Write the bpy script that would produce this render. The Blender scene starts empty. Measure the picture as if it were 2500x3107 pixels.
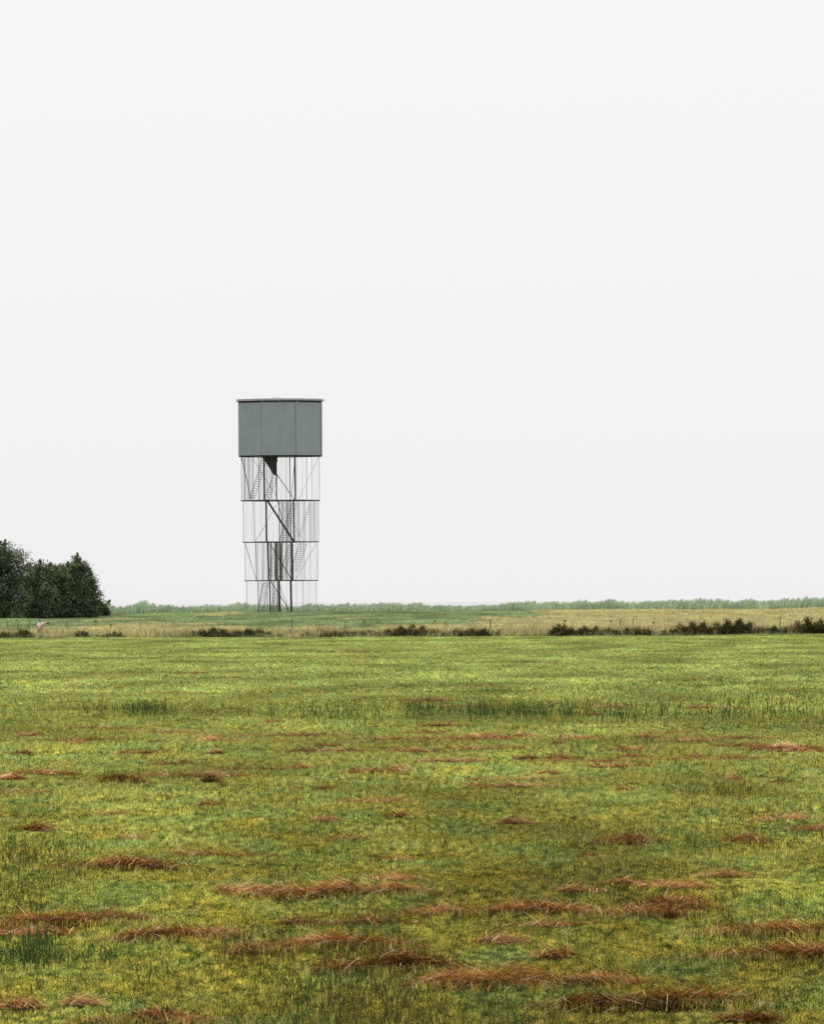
import bpy, bmesh, math, random
import numpy as np
from mathutils import Vector, Matrix, noise as mnoise
rng = np.random.default_rng(7)
random.seed(7)
SC = bpy.context.scene
COL = SC.collection

# ------------------------------------------------------------ camera
F = 14000.0            # focal length in photo pixels (photo 2500 px wide)
CX, CY = 1250.0, 1825.0  # principal point (level line) in photo pixels
H = 3.0                # eye height
ROLL = math.radians(0.33)
cam = bpy.data.cameras.new('camera'); camo = bpy.data.objects.new('camera', cam); COL.objects.link(camo)
cam.sensor_fit = 'HORIZONTAL'; cam.sensor_width = 36.0; cam.lens = F/2500*36
cam.shift_y = (CY-1553.5)/2500
cam.clip_start = 0.5; cam.clip_end = 20000
camo.matrix_world = Matrix.Translation((0, 0, H)) @ Matrix.Rotation(math.radians(90), 4, 'X') @ Matrix.Rotation(-ROLL, 4, 'Z')
SC.camera = camo

# ------------------------------------------------------------ sky and light: bright overcast
SUN_EL, SUN_ROT = math.radians(50), math.radians(-35)
w = bpy.data.worlds.new('World'); SC.world = w; w.use_nodes = True
nt = w.node_tree; nt.nodes.clear()
out = nt.nodes.new('ShaderNodeOutputWorld'); bg = nt.nodes.new('ShaderNodeBackground')
sky = nt.nodes.new('ShaderNodeTexSky'); sky.sky_type = 'NISHITA'; sky.sun_disc = False
sky.sun_elevation = SUN_EL; sky.sun_rotation = SUN_ROT; sky.dust_density = 4
tc = nt.nodes.new('ShaderNodeTexCoord'); sp = nt.nodes.new('ShaderNodeSeparateXYZ'); rp = nt.nodes.new('ShaderNodeValToRGB')
nt.links.new(tc.outputs['Generated'], sp.inputs[0]); nt.links.new(sp.outputs['Z'], rp.inputs[0])
e = rp.color_ramp.elements
e[0].position = 0.0; e[0].color = (.885, .885, .885, 1)
e[1].position = 0.13; e[1].color = (.94, .94, .94, 1)
e2 = rp.color_ramp.elements.new(.6); e2.color = (.98, .98, .98, 1)
mul = nt.nodes.new('ShaderNodeMixRGB'); mul.blend_type = 'MULTIPLY'; mul.inputs[0].default_value = 1
mul.inputs[2].default_value = (.1, .1, .1, 1); nt.links.new(sky.outputs[0], mul.inputs[1])
mx = nt.nodes.new('ShaderNodeMixRGB'); mx.inputs[0].default_value = .975
nt.links.new(mul.outputs[0], mx.inputs[1]); nt.links.new(rp.outputs[0], mx.inputs[2])
nt.links.new(mx.outputs[0], bg.inputs[0]); nt.links.new(bg.outputs[0], out.inputs[0])
bg.inputs[1].default_value = 1.0
sl = bpy.data.lights.new('sun', 'SUN'); sl.energy = 3.8; sl.angle = math.radians(6); sl.color = (1, .95, .87)
so = bpy.data.objects.new('sun', sl); COL.objects.link(so)
d = Vector((math.sin(SUN_ROT)*math.cos(SUN_EL), math.cos(SUN_ROT)*math.cos(SUN_EL), math.sin(SUN_EL)))
so.rotation_euler = (-d).to_track_quat('-Z', 'Y').to_euler()
SC.view_settings.view_transform = 'Standard'; SC.view_settings.look = 'None'
SC.view_settings.exposure = 0.0; SC.view_settings.gamma = 1.0
SC.cycles.max_bounces = 6; SC.cycles.transparent_max_bounces = 4

# ------------------------------------------------------------ helpers
cR, sR = math.cos(ROLL), math.sin(ROLL)
def lev(x, y):
    dx, dy = x-CX, y-CY
    return dx*cR-dy*sR, dx*sR+dy*cR
def P(x, y, D):                     # photo pixel + distance -> world point
    a, b = lev(x, y); return Vector((a/F*D, D, H-b/F*D))
def G(x, y):                        # photo pixel on the flat field -> world x, y
    a, b = lev(x, y); D = H*F/b; return a/F*D, D

_ph = np.array([[.9, .31, .013, 1.1], [-.41, .77, .011, 2.3], [.23, 1.1, .008, .4], [1.7, .6, .006, 5.1], [-.9, 2.1, .005, 3.3], [.11, .27, .036, 1.9], [-.07, .41, .028, .2], [.05, 1.35, .010, .7]])
def gz(x, y):                       # ground height
    x = np.asarray(x, float); y = np.asarray(y, float)
    z = np.zeros(np.broadcast(x, y).shape)
    for a, b, c, p in _ph: z = z + c*np.sin(a*x+b*y+p)
    z = z*np.clip((640-y)/200, 0, 1)
    z = z + 1.6*np.clip((y-389)/137, 0, 1)
    z = z - .10*np.exp(-((y-386.2)/1.6)**2)
    z = z - 3.6*np.clip((y-566)/60, 0, 1)
    return z

def mesh_obj(name, V, Fc, mat=None, parent=None, attrs=None, smooth=False, nper=4):
    me = bpy.data.meshes.new(name)
    V = np.asarray(V, np.float32); Fc = np.asarray(Fc, np.int32)
    me.vertices.add(len(V)); me.vertices.foreach_set('co', V.ravel())
    me.loops.add(Fc.size); me.loops.foreach_set('vertex_index', Fc.ravel())
    me.polygons.add(len(Fc)); k = Fc.shape[1]
    me.polygons.foreach_set('loop_start', np.arange(0, Fc.size, k, dtype=np.int32))
    me.polygons.foreach_set('loop_total', np.full(len(Fc), k, np.int32))
    if attrs:
        for n, v in attrs.items():
            a = me.attributes.new(n, 'FLOAT', 'POINT'); a.data.foreach_set('value', np.asarray(v, np.float32))
    me.update(calc_edges=True)
    if smooth: me.polygons.foreach_set('use_smooth', np.ones(len(Fc), bool))
    if mat: me.materials.append(mat)
    o = bpy.data.objects.new(name, me)
    if parent is not None: o.parent = parent
    return o
def link(o, parent=None):
    COL.objects.link(o)
    if parent is not None: o.parent = parent
    return o
def tag(o, label=None, cat=None, group=None, kind=None):
    if label: o['label'] = label
    if cat: o['category'] = cat
    if group: o['group'] = group
    if kind: o['kind'] = kind
    return o
def empty(name, loc, label, cat, group=None):
    o = bpy.data.objects.new(name, None); COL.objects.link(o); o.location = loc
    return tag(o, label, cat, group)

def ribbons(base, az, lean, length, width, curve, segs=2, rnd=None, zroll=None, tip=.15):
    """N tapered ribbons: base (N,3), az heading, lean from vertical, curve added along the length."""
    N = len(base); base = np.asarray(base, float)
    B = lambda v: np.broadcast_to(np.asarray(v, float), (N,)).copy()
    az, lean, length, width, curve = map(B, (az, lean, length, width, curve))
    rnd = rng.random(N) if rnd is None else B(rnd)
    face = az+np.pi/2 if zroll is None else B(zroll)
    side = np.stack([np.cos(face), np.sin(face), np.zeros(N)], 1)
    p = base.copy(); Vs = []; T = []
    for i in range(segs+1):
        t = i/segs
        wd = width*(1-(1-tip)*t**1.5)*.5
        Vs.append(p-side*wd[:, None]); Vs.append(p+side*wd[:, None]); T += [np.full(N, t)]*2
        a = lean+curve*(t+.5/segs)
        dv = np.stack([np.sin(a)*np.cos(az), np.sin(a)*np.sin(az), np.cos(a)], 1)
        p = p+dv*(length/segs)[:, None]
    V = np.stack(Vs, 1)                     # N, 2(segs+1), 3
    k = 2*(segs+1); off = (np.arange(N)*k)[:, None]
    Fs = []
    for i in range(segs): Fs.append(off+np.array([2*i, 2*i+1, 2*i+3, 2*i+2])[None])
    return V.reshape(-1, 3), np.stack(Fs, 1).reshape(-1, 4), {'rnd': np.repeat(rnd, k), 'tt': np.stack(T, 1).ravel()}
def cat(parts):
    Vs, Fs, A, n = [], [], {}, 0
    for V, Fc, a in parts:
        Vs.append(V); Fs.append(Fc+n); n += len(V)
        for k in a: A.setdefault(k, []).append(a[k])
    return np.concatenate(Vs), np.concatenate(Fs), {k: np.concatenate(v) for k, v in A.items()}
def leaves(c, size, rnd=None):              # randomly turned leaf quads about points c
    N = len(c); n = rng.normal(size=(N, 3)); n /= np.linalg.norm(n, axis=1)[:, None]
    u = np.cross(n, rng.normal(size=(N, 3))); u /= np.linalg.norm(u, axis=1)[:, None]; v = np.cross(n, u)
    s = (np.broadcast_to(size, (N,))*.5)[:, None]
    V = np.stack([c-u*s*1.3, c-v*s*.7, c+u*s*1.3, c+v*s*.7], 1).reshape(-1, 3)
    Fc = np.arange(4*N).reshape(-1, 4)
    rnd = rng.random(N) if rnd is None else rnd
    return V, Fc, {'rnd': np.repeat(rnd, 4), 'tt': np.repeat(rng.random(N), 4)}

class MB:                                   # small solid-mesh collector
    def __init__(s): s.bm = bmesh.new()
    def bar(s, a, b, w, h=None, up=Vector((0, 1, 0))):
        a, b = Vector(a), Vector(b); h = h or w; d = (b-a)
        if d.length < 1e-6: return s
        d.normalize(); u = up if abs(d.dot(up)) < .95 else Vector((1, 0, 0))
        x = d.cross(u).normalized(); y = x.cross(d).normalized()
        c = [x*i*w/2+y*j*h/2 for i, j in ((-1, -1), (1, -1), (1, 1), (-1, 1))]
        va = [s.bm.verts.new(a+k) for k in c]; vb = [s.bm.verts.new(b+k) for k in c]
        s.bm.faces.new(va[::-1]); s.bm.faces.new(vb)
        for i in range(4): s.bm.faces.new((va[i], va[(i+1) % 4], vb[(i+1) % 4], vb[i]))
        return s
    def tube(s, pts, rad, n=7):
        rings = []
        for i, p in enumerate(pts):
            p = Vector(p); d = (Vector(pts[min(i+1, len(pts)-1)])-Vector(pts[max(i-1, 0)])).normalized()
            u = Vector((0, 1, 0)) if abs(d.y) < .9 else Vector((1, 0, 0)); x = d.cross(u).normalized(); y = d.cross(x)
            rings.append([s.bm.verts.new(p+(x*math.cos(t)+y*math.sin(t))*rad[i]) for t in [2*math.pi*k/n for k in range(n)]])
        for a, b in zip(rings, rings[1:]):
            for k in range(n): s.bm.faces.new((a[k], a[(k+1) % n], b[(k+1) % n], b[k]))
        s.bm.faces.new(rings[0]); s.bm.faces.new(rings[-1][::-1]); return s
    def prism(s, outer, z0, z1, inner=None):
        o0 = [s.bm.verts.new((x, y, z0)) for x, y in outer]; o1 = [s.bm.verts.new((x, y, z1)) for x, y in outer]; n = len(outer)
        for i in range(n): s.bm.faces.new((o0[i], o0[(i+1) % n], o1[(i+1) % n], o1[i]))
        if inner is None: s.bm.faces.new(o0[::-1]); s.bm.faces.new(o1)
        else:
            i0 = [s.bm.verts.new((x, y, z0)) for x, y in inner]; i1 = [s.bm.verts.new((x, y, z1)) for x, y in inner]
            for i in range(n):
                j = (i+1) % n
                s.bm.faces.new((i0[j], i0[i], i1[i], i1[j])); s.bm.faces.new((o1[i], o1[j], i1[j], i1[i])); s.bm.faces.new((o0[j], o0[i], i0[i], i0[j]))
        return s
    def build(s, name, mat, parent=None, smooth=False):
        bmesh.ops.recalc_face_normals(s.bm, faces=s.bm.faces)
        me = bpy.data.meshes.new(name); s.bm.to_mesh(me); s.bm.free(); me.materials.append(mat)
        if smooth:
            for p in me.polygons: p.use_smooth = True
        return link(bpy.data.objects.new(name, me), parent)

# ------------------------------------------------------------ materials
def new_mat(name):
    m = bpy.data.materials.new(name); m.use_nodes = True; t = m.node_tree; t.nodes.clear()
    return m, t, t.nodes.new('ShaderNodeOutputMaterial')
def ramp(t, fac, stops):
    r = t.nodes.new('ShaderNodeValToRGB'); t.links.new(fac, r.inputs[0]); el = r.color_ramp.elements
    for i, (p, c) in enumerate(stops):
        k = el[i] if i < 2 else el.new(p)
        k.position = p; k.color = (*c, 1)
    return r.outputs[0]
def wnoise(t, scale, vec=(1, 1, 1), detail=2, off=0):
    g = t.nodes.new('ShaderNodeNewGeometry'); v = t.nodes.new('ShaderNodeVectorMath'); v.operation = 'MULTIPLY_ADD'
    v.inputs[1].default_value = vec; v.inputs[2].default_value = (off, off*1.7, 0); t.links.new(g.outputs['Position'], v.inputs[0])
    n = t.nodes.new('ShaderNodeTexNoise'); n.inputs['Scale'].default_value = scale; n.inputs['Detail'].default_value = detail
    t.links.new(v.outputs[0], n.inputs['Vector']); return n.outputs['Fac']
def mix(t, f, a, b, mode='MIX'):
    m = t.nodes.new('ShaderNodeMixRGB'); m.blend_type = mode
    for i, v in ((0, f), (1, a), (2, b)):
        if hasattr(v, 'links') : t.links.new(v, m.inputs[i])
        else: m.inputs[i].default_value = v if i == 0 else (*v, 1)
    return m.outputs[0]
def mathn(t, op, a, b, clamp=False):
    m = t.nodes.new('ShaderNodeMath'); m.operation = op; m.use_clamp = clamp
    for i, v in ((0, a), (1, b)):
        if hasattr(v, 'links'): t.links.new(v, m.inputs[i])
        else: m.inputs[i].default_value = v
    return m.outputs[0]
def attr(t, n):
    a = t.nodes.new('ShaderNodeAttribute'); a.attribute_name = n; return a.outputs['Fac']
def leafy(t, o, col, trans=.3, tmul=(1.1, 1.2, .6)):
    d = t.nodes.new('ShaderNodeBsdfDiffuse'); r = t.nodes.new('ShaderNodeBsdfTranslucent'); m = t.nodes.new('ShaderNodeMixShader')
    t.links.new(col, d.inputs[0]); t.links.new(mix(t, 1, col, tmul, 'MULTIPLY'), r.inputs[0]); m.inputs[0].default_value = trans
    t.links.new(d.outputs[0], m.inputs[1]); t.links.new(r.outputs[0], m.inputs[2]); t.links.new(m.outputs[0], o.inputs[0])

def mat_grass(name, stops, yellow, teal, bright=1.0):
    m, t, o = new_mat(name)
    c = ramp(t, attr(t, 'rnd'), stops)
    n1 = ramp(t, wnoise(t, .9, (1, .35, 1), 7), [(.42, (0, 0, 0)), (.62, (1, 1, 1))])
    c = mix(t, mathn(t, 'MULTIPLY', n1, .65), c, mix(t, 1, c, yellow, 'MULTIPLY'))
    n2 = ramp(t, wnoise(t, 1.1, (1, .35, 1), 7, 37), [(.47, (0, 0, 0)), (.62, (1, 1, 1))])
    c = mix(t, mathn(t, 'MULTIPLY', n2, .65), c, mix(t, 1, c, teal, 'MULTIPLY'))
    n3 = ramp(t, wnoise(t, .2, (1, .3, 1), 6, 91), [(.38, (.72, .70, .68)), (.62, (1.18*bright, 1.2*bright, 1.15*bright))])
    c = mix(t, 1, c, n3, 'MULTIPLY')
    n4 = ramp(t, wnoise(t, 9, (1, .5, 1), 3, 11), [(.37, (.30, .35, .38)), (.5, (1, 1, 1)), (.64, (1.6, 1.5, 1.4))])
    c = mix(t, 1, c, n4, 'MULTIPLY')
    leafy(t, o, c, .3); return m
GR = [(0, (.012, .02, .007)), (.25, (.09, .13, .03)), (.5, (.40, .405, .10)), (.78, (.64, .59, .20)), (.9, (.66, .46, .22)), (1, (.85, .80, .58))]
M_grass = mat_grass('meadow_grass', GR, (1.08, .84, .6), (.68, .92, 1.25))
M_grass_mid = mat_grass('mown_grass', [(0, (.02, .03, .012)), (.25, (.14, .19, .055)), (.5, (.475, .52, .165)), (.78, (.67, .67, .30)), (.88, (.66, .48, .25)), (1, (.92, .88, .6))], (1.06, .88, .65), (.76, .94, 1.15))
GF = [(0, (.05, .065, .025)), (.2, (.20, .25, .09)), (.5, (.43, .50, .19)), (.8, (.66, .66, .32)), (.93, (.66, .54, .30)), (1, (.92, .86, .62))]
M_grass_far = mat_grass('distant_meadow_grass', GF, (1.04, .88, .72), (.74, .96, 1.1), 1.1)
GM = [(0, (.06, .10, .08)), (.3, (.24, .34, .23)), (.7, (.41, .51, .36)), (1, (.65, .64, .42))]
M_marsh = mat_grass('salt_marsh_turf', GM, (1.25, 1.0, .8), (.8, .95, 1.0))
DG = [(0, (.15, .09, .04)), (.25, (.36, .27, .12)), (.6, (.64, .63, .37)), (1, (.90, .89, .64))]
def mat_simple_leaf(name, stops, trans=.25, namp=.25, nscale=.8, tmul=(1.1, 1.1, .7)):
    m, t, o = new_mat(name); c = ramp(t, attr(t, 'rnd'), stops)
    n = ramp(t, wnoise(t, nscale, (1, 1, 1), 3), [(.3, (1-namp,)*3), (.7, (1+namp,)*3)])
    leafy(t, o, mix(t, 1, c, n, 'MULTIPLY'), trans, tmul); return m
M_dry = mat_simple_leaf('dry_grass', DG, .3, .25, .25)
M_reed = mat_simple_leaf('reed_leaf', [(0, (.10, .16, .12)), (.4, (.28, .39, .26)), (.8, (.48, .59, .38)), (1, (.75, .78, .58))], .3, .18, .3, (1, 1, .9))
M_leaf = mat_simple_leaf('tree_leaf', [(0, (.015, .018, .016)), (.4, (.09, .12, .072)), (.75, (.21, .26, .15)), (1, (.45, .47, .33))], .2, .35, .6)
M_leaf2 = mat_simple_leaf('shrub_leaf', [(0, (.03, .05, .03)), (.5, (.08, .12, .06)), (1, (.2, .25, .14))], .2, .35, .6)
M_bramble = mat_simple_leaf('bramble_leaf', [(0, (.014, .016, .008)), (.4, (.05, .06, .024)), (.7, (.12, .085, .038)), (1, (.30, .21, .10))], .1, .3, 2)
M_rush = mat_simple_leaf('rush_stem', [(0, (.014, .03, .012)), (.5, (.045, .075, .028)), (1, (.16, .20, .07))], .1, .2, 2)
M_weed = mat_simple_leaf('weed_stem', [(0, (.02, .035, .012)), (.5, (.05, .07, .022)), (.75, (.10, .06, .02)), (1, (.22, .17, .07))], .1, .2, 2)
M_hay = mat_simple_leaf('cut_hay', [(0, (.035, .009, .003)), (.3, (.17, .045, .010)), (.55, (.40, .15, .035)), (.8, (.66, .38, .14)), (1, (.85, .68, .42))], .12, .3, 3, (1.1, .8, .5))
M_paleha = mat_simple_leaf('pale_straw', [(0, (.55, .48, .3)), (1, (.8, .74, .56))], .2, .1, 3)
def mat_plain(name, col, rough=.6, metal=0, nscale=0, namp=.15, bump=0):
    m, t, o = new_mat(name); b = t.nodes.new('ShaderNodeBsdfPrincipled'); t.links.new(b.outputs[0], o.inputs[0])
    b.inputs['Roughness'].default_value = rough; b.inputs['Metallic'].default_value = metal
    if nscale:
        n = wnoise(t, nscale, (1, 1, .35), 4)
        c = ramp(t, n, [(.3, tuple(k*(1-namp) for k in col)), (.7, tuple(k*(1+namp) for k in col))]); t.links.new(c, b.inputs['Base Color'])
    else: b.inputs['Base Color'].default_value = (*col, 1)
    return m
M_post = mat_plain('dark_corroded_steel', (.018, .012, .011), .65, 0, 2, .4)
M_greypost = mat_plain('grey_steel', (.20, .19, .18), .55, 0, 2, .3)
M_mesh = mat_plain('galvanised_mesh', (.27, .28, .28), .5, 0, 1, .2)
M_meshd = mat_plain('weathered_slat', (.19, .19, .18), .6, 0, 1, .3)
M_panel = mat_plain('zinc_cladding', (.315, .36, .395), .5, .15, 1.6, .08)
M_seam = mat_plain('cladding_seam', (.46, .5, .52), .4, .2)
M_roof = mat_plain('roof_sheet', (.42, .44, .44), .5, .1, 1, .1)
M_dark = mat_plain('dark_steel_and_eaves_shade', (.012, .011, .012), .6)
M_wood = mat_plain('weathered_post', (.10, .075, .055), .8, 0, 20, .4)
M_bark = mat_plain('bark', (.05, .042, .035), .85, 0, 6, .4)
def mat_ground():
    m, t, o = new_mat('field_soil_and_thatch'); b = t.nodes.new('ShaderNodeBsdfDiffuse'); t.links.new(b.outputs[0], o.inputs[0])
    n = wnoise(t, 12, (1, 1, 1), 5)
    c = ramp(t, n, [(.3, (.05, .055, .02)), (.55, (.11, .12, .035)), (.75, (.17, .15, .06))])
    t.links.new(c, b.inputs[0]); return m
M_ground = mat_ground()

# ------------------------------------------------------------ ground: one sheet, fine near the view, coarse to the horizon
def ground():
    ys = np.concatenate([[-6000, -300, -50, 0, 15], np.arange(24, 60, .5), np.arange(60, 150, 1.0), np.arange(150, 380, 2.0), np.arange(380, 394, .4),
                         np.arange(394, 640, 3.0), [660, 800, 1500, 4000, 9000]])
    xs = np.concatenate([[-6000, -1500, -400], np.arange(-120, -30, 4), np.arange(-30, -9, 1), np.arange(-9, 9, .5), np.arange(9, 30, 1), np.arange(30, 121, 4), [400, 1500, 6000]])
    X, Y = np.meshgrid(xs, ys); Z = gz(X, Y)
    Z = np.where(np.abs(X) > 300, np.minimum(Z, 1.6), Z)
    n, mm = X.shape; idx = np.arange(n*mm).reshape(n, mm)
    Fc = np.stack([idx[:-1, :-1], idx[:-1, 1:], idx[1:, 1:], idx[1:, :-1]], -1).reshape(-1, 4)
    o = link(mesh_obj('field', np.stack([X, Y, Z], -1).reshape(-1, 3), Fc, M_ground, smooth=True))
    tag(o, kind='structure')
ground()
mw, t, o_ = new_mat('calm_sea'); b = t.nodes.new('ShaderNodeBsdfPrincipled'); t.links.new(b.outputs[0], o_.inputs[0])
b.inputs['Base Color'].default_value = (.34, .345, .345, 1); b.inputs['Roughness'].default_value = .5
sea = link(mesh_obj('sea', [(-9000, 585, 0), (9000, 585, 0), (9000, 16000, 0), (-9000, 16000, 0)], [[0, 1, 2, 3]], mw)); tag(sea, kind='structure')

# ------------------------------------------------------------ tufted grass: one stuff object per kind, tuft meshes instanced by geometry nodes
def gn_scatter(name, protos, pts, label, cat, scale=None, mat=None):
    pc = bpy.data.collections.new(name+'_tufts')
    for i, o in enumerate(protos): o.name = '%s_tuft_%02d' % (name, i); pc.objects.link(o)
    N = len(pts); me = bpy.data.meshes.new(name); me.vertices.add(N); me.vertices.foreach_set('co', np.asarray(pts, np.float32).ravel())
    a = me.attributes.new('pid', 'INT', 'POINT'); a.data.foreach_set('value', rng.integers(0, len(protos), N).astype(np.int32))
    a = me.attributes.new('rotz', 'FLOAT', 'POINT'); a.data.foreach_set('value', (rng.random(N)*6.283).astype(np.float32))
    a = me.attributes.new('scl', 'FLOAT', 'POINT'); a.data.foreach_set('value', np.asarray(scale if scale is not None else np.ones(N), np.float32))
    o = link(bpy.data.objects.new(name, me)); tag(o, label, cat, kind='stuff')
    if mat: me.materials.append(mat)
    g = bpy.data.node_groups.new(name+'_scatter', 'GeometryNodeTree')
    g.interface.new_socket('Geometry', in_out='INPUT', socket_type='NodeSocketGeometry'); g.interface.new_socket('Geometry', in_out='OUTPUT', socket_type='NodeSocketGeometry')
    gi = g.nodes.new('NodeGroupInput'); go = g.nodes.new('NodeGroupOutput')
    mp = g.nodes.new('GeometryNodeMeshToPoints'); ip = g.nodes.new('GeometryNodeInstanceOnPoints'); ci = g.nodes.new('GeometryNodeCollectionInfo')
    ci.inputs['Collection'].default_value = pc; ci.inputs['Separate Children'].default_value = True; ci.inputs['Reset Children'].default_value = True
    def na(n, ty):
        k = g.nodes.new('GeometryNodeInputNamedAttribute'); k.data_type = ty; k.inputs[0].default_value = n; return k.outputs[0]
    cb = g.nodes.new('ShaderNodeCombineXYZ'); cs = g.nodes.new('ShaderNodeCombineXYZ'); L = g.links.new
    L(gi.outputs[0], mp.inputs[0]); L(mp.outputs[0], ip.inputs['Points']); L(ci.outputs[0], ip.inputs['Instance'])
    ip.inputs['Pick Instance'].default_value = True
    L(na('pid', 'INT'), ip.inputs['Instance Index']); L(na('rotz', 'FLOAT'), cb.inputs[2]); L(cb.outputs[0], ip.inputs['Rotation'])
    s_ = na('scl', 'FLOAT'); cs.inputs[0].default_value = 1; cs.inputs[1].default_value = 1; L(s_, cs.inputs[2]); L(cs.outputs[0], ip.inputs['Scale'])
    L(ip.outputs[0], go.inputs[0])
    md = o.modifiers.new('scatter', 'NODES'); md.node_group = g
    return o
def tuft_disc(n, R):
    r = R*np.sqrt(rng.random(n)); a = rng.random(n)*6.283
    return np.stack([r*np.cos(a), r*np.sin(a), np.full(n, -.01)], 1)
def tuft(n, R, hmin, hmax, wd, lean=.5, curve=.7, segs=2, mat=None, clump=0, leaflet=0):
    b = tuft_disc(n, R)
    c = tuft_disc(clump, R); k = rng.integers(0, clump, n); csz = R/math.sqrt(clump)*.55
    b = c[k]+rng.normal(size=(n, 3))*[csz, csz, 0]; tone = rng.random(clump)**1.1; ch = rng.random(clump)**1.5
    rn = np.clip(.72*tone[k]+.28*rng.random(n)+rng.normal(0, .05, n), 0, 1)
    hh = hmin+(hmax-hmin)*(.65*ch[k]+.35*rng.random(n)**1.6)
    parts = [ribbons(b, rng.random(n)*6.283, np.abs(rng.normal(0, lean, n)), hh, wd*(.6+.8*rng.random(n)), rng.random(n)*curve, segs, rn)]
    if leaflet:
        c = tuft_disc(leaflet, R); c[:, 2] = .005+rng.random(leaflet)*hmax*.4
        parts.append(leaves(c, wd*2*(.6+rng.random(leaflet)), rng.random(leaflet)*.8))
    return mesh_obj('t', *cat(parts)[:2], mat, attrs=cat(parts)[2]) if len(parts) == 1 else (lambda q: mesh_obj('t', q[0], q[1], mat, attrs=q[2]))(cat(parts))
def jgrid(y0, y1, step, marg=1.25, extra=1.5, ystep=None):
    P_ = []; y = y0
    while y < y1:
        hw = y*1250/F*marg+extra; xs = np.arange(-hw, hw, step)
        P_.append(np.stack([xs+rng.uniform(-.5, .5, len(xs))*step, y+rng.uniform(-.5, .5, len(xs))*step], 1)); y += step if ystep is None else ystep
    return np.concatenate(P_)
def hnoise(p, s):
    return np.array([mnoise.noise((x*s, y*s*.5, 3.1)) for x, y in p])
def with_z(p): return np.column_stack([p, gz(p[:, 0], p[:, 1])])

near = [tuft(2600, .55, .012, .085, .0052, .62, 1.1, 2, M_grass, 460, 700) for _ in range(9)]
p = jgrid(26, 84, .5); p = p[(rng.random(len(p)) < (84-p[:, 1])/32)]
gn_scatter('meadow_grass', near, with_z(p), 'short mown yellow green grass of the near meadow', 'grass', 1+1.0*np.clip(hnoise(p, .7), -.6, 1))
midt = [tuft(3200, .95, .015, .10, .010, .5, .8, 1, M_grass_mid, 950, 0) for _ in range(8)]
p = jgrid(50, 175, .95); p = p[(rng.random(len(p)) < (p[:, 1]-49)/28) & (rng.random(len(p)) < (175-p[:, 1])/40)]
gn_scatter('middle_grass', midt, with_z(p), 'mown green grass across the middle of the meadow', 'grass', 1+1.0*np.clip(hnoise(p, .5), -.6, 1))
fart = [tuft(2800, 2.1, .02, .13, .028, .45, .6, 1, M_grass_far, 420) for _ in range(8)]
p = jgrid(132, 383.5, 2.0); p = p[(rng.random(len(p)) < (p[:, 1]-130)/36)]
gn_scatter('distant_grass', fart, with_z(p), 'pale green mown grass at the far end of the meadow, before the ditch', 'grass', 1+1.0*np.clip(hnoise(p, .3), -.6, 1))

# shore turf beyond the ditch: green on the left and centre, dry straw grass towards the right
def dry_mask(p):      # True where the ground beyond the ditch is dry straw grass
    x, y = p[:, 0], p[:, 1]
    yl = 418+22*np.sin(x*.19)+8*np.sin(x*.7+1)
    yl = yl+np.clip((x+2)/14, 0, 1)*0+np.clip((x-9)/8, 0, 1)*160
    yl = np.where((x > 9) & (x < 15) & (y > 480), yl-60, yl)
    pn = np.array([mnoise.noise((a*.16, b*.03, 4)) for a, b in zip(x, y)])
    return y+rng.normal(0, 14, len(y))-150*np.clip(pn-.12, 0, 1) < yl
tm = [tuft(1500, 2.1, .04, .26, .05, .4, .6, 1, M_marsh, 260) for _ in range(5)]
td = [tuft(1700, 2.1, .08, .42, .04, .3, .7, 1, M_dry, 300) for _ in range(5)]
p = jgrid(388, 560, 2.2, 1.3, 3); dm = dry_mask(p)
gn_scatter('marsh_turf', tm, with_z(p[~dm]), 'fresh green turf rising to the foot of the tower and trees', 'grass', 1+.9*np.clip(hnoise(p[~dm], .2), -.6, 1))
gn_scatter('straw_grass', td, with_z(p[dm]), 'pale straw coloured grass on the rise behind the ditch', 'grass', .9+.7*np.clip(hnoise(p[dm], .2), -.6, 1))
# tall dry grass along the ditch, a direct mesh
n = 95000
x = rng.uniform(-46, 46, n); y = 383.9+8*rng.random(n)**1.2
nz = np.array([mnoise.noise((a*.35, b*.5, 0)) for a, b in zip(x, y)]); nz2 = np.array([mnoise.noise((a*1.6, b*.5, 9)) for a, b in zip(x, y)])
hh = np.clip(.86+.5*nz+.5*nz2, .2, 1.15)*rng.uniform(.4, 1.15, n)*np.clip(.55+(y-383.9)*.4, .5, 1)
rd = np.clip(rng.random(n)-.25*(nz2 < -.1)-.25*rng.random(n)*(hh > .8), 0, 1)
q = ribbons(np.column_stack([x, y, gz(x, y)-.03]), rng.random(n)*6.283, np.abs(rng.normal(0, .22, n)), hh, rng.uniform(.012, .04, n), rng.random(n)*.7, 2, rd)
tag(link(mesh_obj('ditch_grass', q[0], q[1], M_dry, attrs=q[2])), 'tall tawny dry grass growing along the ditch', 'grass', kind='stuff')
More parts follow.
